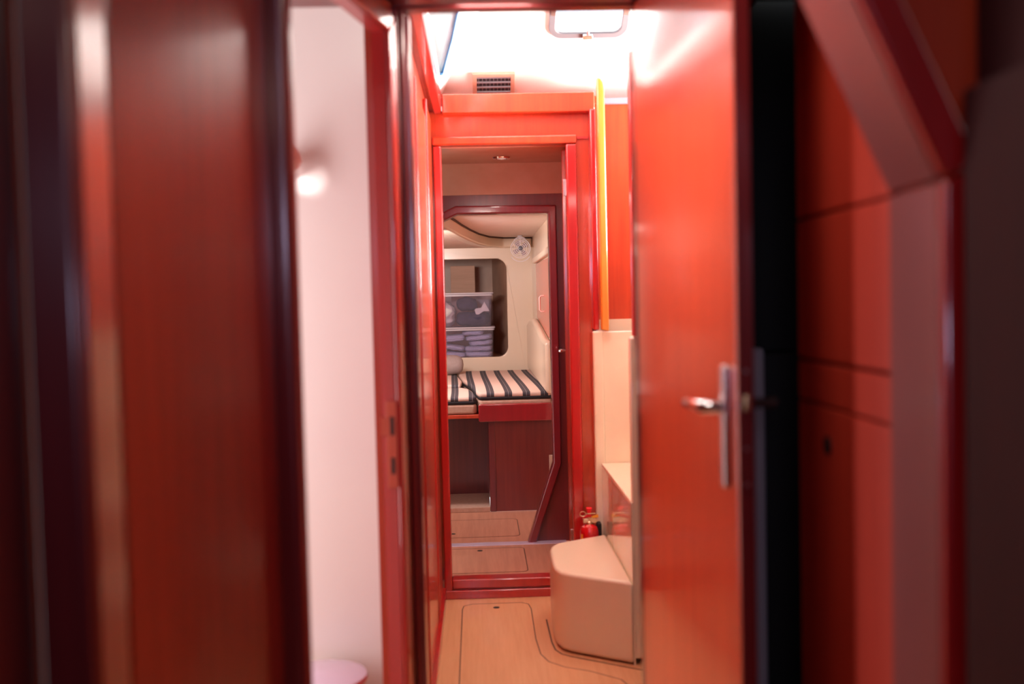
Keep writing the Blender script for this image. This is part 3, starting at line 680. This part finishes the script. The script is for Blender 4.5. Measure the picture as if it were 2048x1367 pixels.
obj('bowl', MB().lathe([(0.001, 0.0), (0.075, 0.0), (0.075, 0.03), (0.06, 0.08), (0.075, 0.16), (0.110, 0.235), (0.118, 0.255), (0.001, 0.256)], 36, FT), M_WHITE, t)
obj('lid', MB().lathe([(0.001, 0.258), (0.120, 0.258), (0.125, 0.266), (0.122, 0.276), (0.10, 0.282), (0.001, 0.288)], 40, FT), M_LILAC, t, label='lilac oval lid')

# ---- berth
bt = thing('berth', 'built-in berth base of red wood with a raised front board', 'bed', (0.0, 5.6, 0.075))
obj('front_board', MB().slab(rrect(-0.012, 0.398, 0.582, 0.680, 0.012, 5, (0, 1, 1, 0)), 5.475, 5.500), M_BOARD, bt, bevel=0.006, segs=3, label='glossy crimson front board')
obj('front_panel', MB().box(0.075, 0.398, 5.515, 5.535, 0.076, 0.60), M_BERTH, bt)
obj('corner_post', MB().box(0.040, 0.076, 5.505, 5.545, 0.076, 0.60), M_DARK, bt, bevel=0.004)
obj('base_top', MB().box(-1.09, 0.398, 5.502, 7.295, 0.600, 0.622), M_WOOD, bt, bevel=0.003)
obj('recess_back', MB().box(-1.09, 0.06, 5.92, 5.94, 0.076, 0.60), M_DARK, bt)
obj('recess_side', MB().box(0.05, 0.066, 5.545, 5.94, 0.076, 0.60), M_DARK, bt)
obj('recess_floor', MB().box(-1.09, 0.040, 5.505, 5.92, 0.076, 0.102), M_TANFABRIC, bt, bevel=0.002, label='pale ledge at the foot of the recess')

def cushion(name, outline, z0, z1, label, skirt_parts, grp='berth cushions'):
    cx = sum(p[0] for p in outline) / len(outline); cy = sum(p[1] for p in outline) / len(outline)
    t = thing(name, label, 'mattress', (cx, cy, z0), grp)
    for nm, a, bb, m, off in skirt_parts:
        o2 = offset_path(outline, off) if off else outline
        mb = MB(); mb.slab(o2, a, bb, XY)
        obj(nm, mb, m, t, bevel=min(0.012, (bb - a) * 0.42), segs=3)
    return t
mr = [(0.0, 5.503), (0.395, 5.503), (0.395, 5.60), (0.398, 7.25), (-0.155, 7.25), (-0.152, 7.0), (-0.108, 6.44), (-0.055, 6.05), (-0.022, 5.62), (-0.012, 5.53)]
cushion('mattress', mr, 0.624, 0.738, 'large striped mattress piece filling the right of the berth',
        [('side_band', 0.624, 0.700, M_TANFABRIC, 0), ('piping', 0.700, 0.722, M_PIPING, 0), ('striped_top', 0.712, 0.742, M_STRIPE, 0)])
ml = [(-0.60, 5.503), (-0.035, 5.503), (-0.022, 5.53), (-0.034, 5.75), (-0.070, 6.02), (-0.105, 6.12), (-0.60, 6.14)]
cushion('mattress', ml, 0.624, 0.715, 'low striped cushion at the front left of the berth',
        [('side_band', 0.624, 0.678, M_TANFABRIC, 0), ('piping', 0.678, 0.700, M_PIPING, 0), ('striped_top', 0.692, 0.720, M_STRIPE, 0)])
mk = [(-0.60, 6.155), (-0.122, 6.155), (-0.116, 6.46), (-0.160, 6.98), (-0.165, 7.25), (-0.60, 7.25)]
cushion('mattress', mk, 0.624, 0.735, 'striped cushion at the back left of the berth, under the round bolster',
        [('side_band', 0.624, 0.695, M_TANFABRIC, 0), ('piping', 0.695, 0.712, M_PIPING, 0), ('striped_top', 0.706, 0.736, M_STRIPE, 0)])
# bolster
t = tag(obj('bolster', MB().lathe([(0.001, 0.0), (0.03, 0.004), (0.052, 0.016), (0.066, 0.04), (0.070, 0.075), (0.070, 0.42), (0.05, 0.47), (0.001, 0.48)], 30,
    (V((-0.112, 6.98, 0.807)), V((0, 1, 0)), V((0, 0, 1)), V((-1, 0, 0)))), M_GREYFABRIC), 'round taupe bolster lying at the left on the striped berth', 'bolster')

# moulding in the right back corner and side locker
md = [(5.30, 0.745), (7.298, 0.745), (7.298, 1.075), (6.95, 1.115), (6.60, 1.125), (6.30, 1.10), (5.62, 1.030), (5.30, 1.025)]
tag(obj('side_moulding', MB().slab(md, 0.352, 0.399, YZ), M_CREAM, bevel=0.02, segs=4), 'cream moulded ledge along the right side of the berth', 'moulding')
sl = thing('side_locker', 'salmon wood locker front with a D handle above the cream ledge', 'locker', (0.39, 6.0, 1.0))
obj('locker_door', MB().slab([(5.00, 1.03), (5.60, 1.035), (6.30, 1.105), (6.62, 1.13), (6.64, 1.488), (5.00, 1.475)], 0.390, 0.3998, YZ), M_WOOD, sl, bevel=0.003)
obj('handle', MB().tube([(0.390, 5.88, 1.272), (0.372, 5.88, 1.272), (0.364, 5.88, 1.262), (0.364, 5.88, 1.190), (0.372, 5.88, 1.180), (0.390, 5.88, 1.180)], 0.005, 10), M_PINKPLASTIC, sl)
struct('trim_17', MB().box(0.372, 0.3995, 4.90, 6.70, 1.492, 1.53), M_CREAM, 'cream lip above the side locker', 'moulding', bevel=0.006)
tag(obj('corner_block', MB().box(0.374, 0.398, 5.49, 5.514, 0.25, 0.385), M_TANFABRIC, bevel=0.003), 'small pale block on the berth front beside the slanted doorway frame', 'block')

# ---- fan
fc = V((0.304, 6.93, 1.608))
t = thing('cabin_fan', 'small round caged fan hanging in the upper corner of the far cabin', 'fan', (0.304, 6.93, 1.70))
FN = (fc, V((1, 0, 0)), V((0, 0, 1)), V((0, -1, 0)))
obj('mount', MB().lathe([(0.001, 0), (0.016, 0), (0.020, -0.004), (0.012, -0.016), (0.012, -0.024), (0.001, -0.024)], 18, (V((0.304, 6.965, 1.700)), V((1, 0, 0)), V((0, 1, 0)), V((0, 0, 1)))), M_FANPLASTIC, t)
yk = [(0.304 + 0.043 * math.cos(a), 6.945, 1.668 + 0.030 * math.sin(a) - 0.012) for a in [math.pi * i / 14 for i in range(15)]]
obj('yoke', MB().tube(yk, 0.0042, 8).box(0.279, 0.329, 6.936, 6.960, 1.652, 1.664), M_FANPLASTIC, t)
obj('motor', MB().lathe([(0.001, -0.035), (0.018, -0.035), (0.022, -0.02), (0.022, -0.008), (0.001, -0.006)], 20, FN), M_FANPLASTIC, t)
for i in range(4):
    a0 = math.pi / 2 * i + 0.3
    pts = [(0.012, a0), (0.034, a0 - 0.15), (0.054, a0 - 0.05), (0.056, a0 + 0.5), (0.040, a0 + 0.75), (0.014, a0 + 0.6)]
    obj('blade', MB().slab([(r * math.cos(a), r * math.sin(a)) for r, a in pts], -0.001, 0.002, FN), M_FANBLADE, t)
cg = MB()
for r, w in ((0.067, 0.004), (0.056, 0.010), (0.044, 0.014), (0.031, 0.016), (0.019, 0.017)):
    cg.tube([fmap(FN, r * math.cos(a), r * math.sin(a), w) for a in [2 * math.pi * i / 36 for i in range(36)]], 0.0030 if r == 0.067 else 0.0019, 6, closed=True)
cg.tube([fmap(FN, 0.067 * math.cos(a), 0.067 * math.sin(a), -0.014) for a in [2 * math.pi * i / 36 for i in range(36)]], 0.0022, 6, closed=True)
for i in range(6):
    a = math.pi / 6 + i * math.pi / 3
    cg.tube([fmap(FN, r * math.cos(a), r * math.sin(a), w) for r, w in ((0.018, 0.017), (0.031, 0.016), (0.044, 0.014), (0.056, 0.010), (0.067, 0.004))], 0.0012, 6)
cg.tube([fmap(FN, 0, 0.067, 0.004), fmap(FN, 0, 0.018, 0.018)], 0.0028, 6)
obj('cage', cg, M_FANPLASTIC, t)
obj('hub_cap', MB().lathe([(0.001, 0.015), (0.0155, 0.015), (0.0155, 0.020), (0.010, 0.023), (0.001, 0.024)], 24, FN), M_FANHUB, t)
obj('guard_arc', MB().tube([fmap(FN, 0.078 * math.cos(a), -0.012 + 0.078 * math.sin(a), -0.008) for a in [math.radians(215 + 110 * i / 14) for i in range(15)]], 0.003, 8), M_FANPLASTIC, t)

# ---- storage bins and contents
def bin_box(label, x0, x1, y0, y1, z0, z1):
    t = thing('storage_bin', label, 'storage box', ((x0 + x1) / 2, (y0 + y1) / 2, z0), 'stacked clear storage boxes')
    w = 0.0025; ta = 0.008
    def ring(z, i):
        k = (z - z0) / (z1 - z0); a = ta * (1 - k)
        return rrect(x0 + a + i, x1 - a - i, y0 + a + i, y1 - a - i, 0.02 - i * 0.5, 4)
    vs = []; 
    rings = [(z0, 0), (z1, 0), (z1, w), (z0 + w, w)]
    for z, i in rings: vs += [(x, y, z) for x, y in ring(z, i)]
    n = len(ring(z0, 0)); fs = []
    for r in range(3): fs += [(r * n + k, r * n + (k + 1) % n, (r + 1) * n + (k + 1) % n, (r + 1) * n + k) for k in range(n)]
    fs += [tuple(range(n - 1, -1, -1)), tuple(3 * n + k for k in range(n))]
    obj('box_body', MB().add(vs, fs), M_BIN, t)
    obj('rim', MB().slab(rrect(x0 - 0.006, x1 + 0.006, y0 - 0.006, y1 + 0.006, 0.022, 4), z1 - 0.014, z1 - 0.002, XY, holes=[rrect(x0, x1, y0, y1, 0.02, 4)]), M_LID, t, bevel=0.002)
    obj('lid', MB().slab(rrect(x0 - 0.012, x1 + 0.012, y0 - 0.012, y1 + 0.012, 0.024, 4), z1, z1 + 0.012, XY), M_LID, t, bevel=0.003)
    return t
bin_box('lower of two stacked clear boxes, packed with folded blue checked cloth', -0.42, 0.112, 7.44, 7.80, 0.823, 1.045)
bin_box('upper of two stacked clear boxes, holding navy and white clothes', -0.42, 0.106, 7.45, 7.79, 1.0585, 1.302)

def soft(name, cx, cy, cz, sx, sy, sz, m, label, cat, group=None, amp=0.012, fr=9, seed=0, rot=0, tilt=0, p=3.5, fold=0.0):
    me = bpy.data.meshes.new(name); bm = bmesh.new()
    bmesh.ops.create_cube(bm, size=2.0)
    bmesh.ops.subdivide_edges(bm, edges=bm.edges, cuts=11, use_grid_fill=True)
    for v in bm.verts:
        c = v.co
        L = (abs(c.x) ** p + abs(c.y) ** p + abs(c.z) ** p) ** (1 / p)
        c = c / L
        q = V((c.x * sx / 2, c.y * sy / 2, c.z * sz / 2))
        nz = noise.noise_vector(q * fr * 2.2 + V((seed * 3.1, seed, 0)))
        q += V((nz.x * amp, nz.y * amp, nz.z * amp * 0.6))
        if fold: q.y += fold * math.sin(c.z * 9 + 2.5 * noise.noise(q * 10 + V((seed, 0, 0))))
        v.co = q
    bm.to_mesh(me); bm.free(); me.materials.append(m); me.shade_smooth()
    o = bpy.data.objects.new(name, me); COL.objects.link(o); o.location = (cx, cy, cz)
    o.rotation_euler = (0, math.radians(tilt), math.radians(rot))
    return tag(o, label, cat, group)
g = 'folded blue checked shirts in the lower box'
sh = [(-0.005, 0.850, 0.20, 0.046, 2, 'folded blue checked shirt at the bottom right of the lower box'),
      (-0.005, 0.893, 0.205, 0.042, -2, 'folded blue checked shirt second from the bottom at the right of the lower box'),
      (0.015, 0.935, 0.175, 0.040, -4, 'thin folded blue checked shirt third up at the right of the lower box'),
      (0.000, 0.975, 0.20, 0.042, -7, 'loosely folded blue checked shirt fourth up at the right of the lower box'),
      (-0.045, 1.012, 0.16, 0.038, -3, 'crumpled blue checked shirt on top in the lower box'),
      (-0.208, 0.852, 0.215, 0.048, 6, 'folded blue checked shirt at the bottom left of the lower box'),
      (-0.208, 0.908, 0.21, 0.040, 14, 'slanting folded blue checked shirt in the middle left of the lower box'),
      (-0.208, 0.974, 0.20, 0.056, -6, 'folded blue checked shirt at the upper left of the lower box')]
for i, (x, z, w, h, tl, lb) in enumerate(sh):
    soft('folded_shirt', x, 7.585, z, w, 0.25, h * 0.90, M_SHIRT, lb, 'shirt', g, amp=0.009, fr=12, seed=i, tilt=tl * 0.7, p=4.5, fold=0.005)
soft('folded_garment', -0.040, 7.60, 1.117, 0.25, 0.27, 0.105, M_NAVY, 'dark navy garment heaped in the bottom of the upper box', 'clothes', seed=21, amp=0.016, p=4)
soft('folded_garment', -0.085, 7.60, 1.226, 0.15, 0.25, 0.105, M_NAVY, 'dark navy garment bunched up in the middle of the upper box', 'clothes', seed=23, amp=0.02, p=3)
soft('folded_garment', -0.245, 7.58, 1.160, 0.13, 0.24, 0.18, M_WHITECLOTH, 'bundled white cloth at the left of the upper box', 'clothes', seed=25, amp=0.03, p=2.6)
cb = [(-0.020, 1.185), (-0.010, 1.195), (0.030, 1.200), (0.055, 1.245), (0.085, 1.190), (0.093, 1.172), (0.050, 1.172), (0.010, 1.148), (-0.010, 1.150)]
tag(obj('cleaning_cloth', MB().slab([(x - 0.008, z) for x, z in cb], 7.462, 7.474), M_WHITECLOTH, bevel=0.004, segs=3), 'small crumpled white cloth pressed against the front of the upper box, right side', 'cloth')
# carton behind
t = thing('carton', 'pale upright carton standing behind the clear boxes', 'box', (-0.105, 8.15, 0.823))
obj('carton_body', MB().box(-0.215, -0.020, 8.02, 8.22, 0.823, 1.535), M_CARTON, t, bevel=0.003)
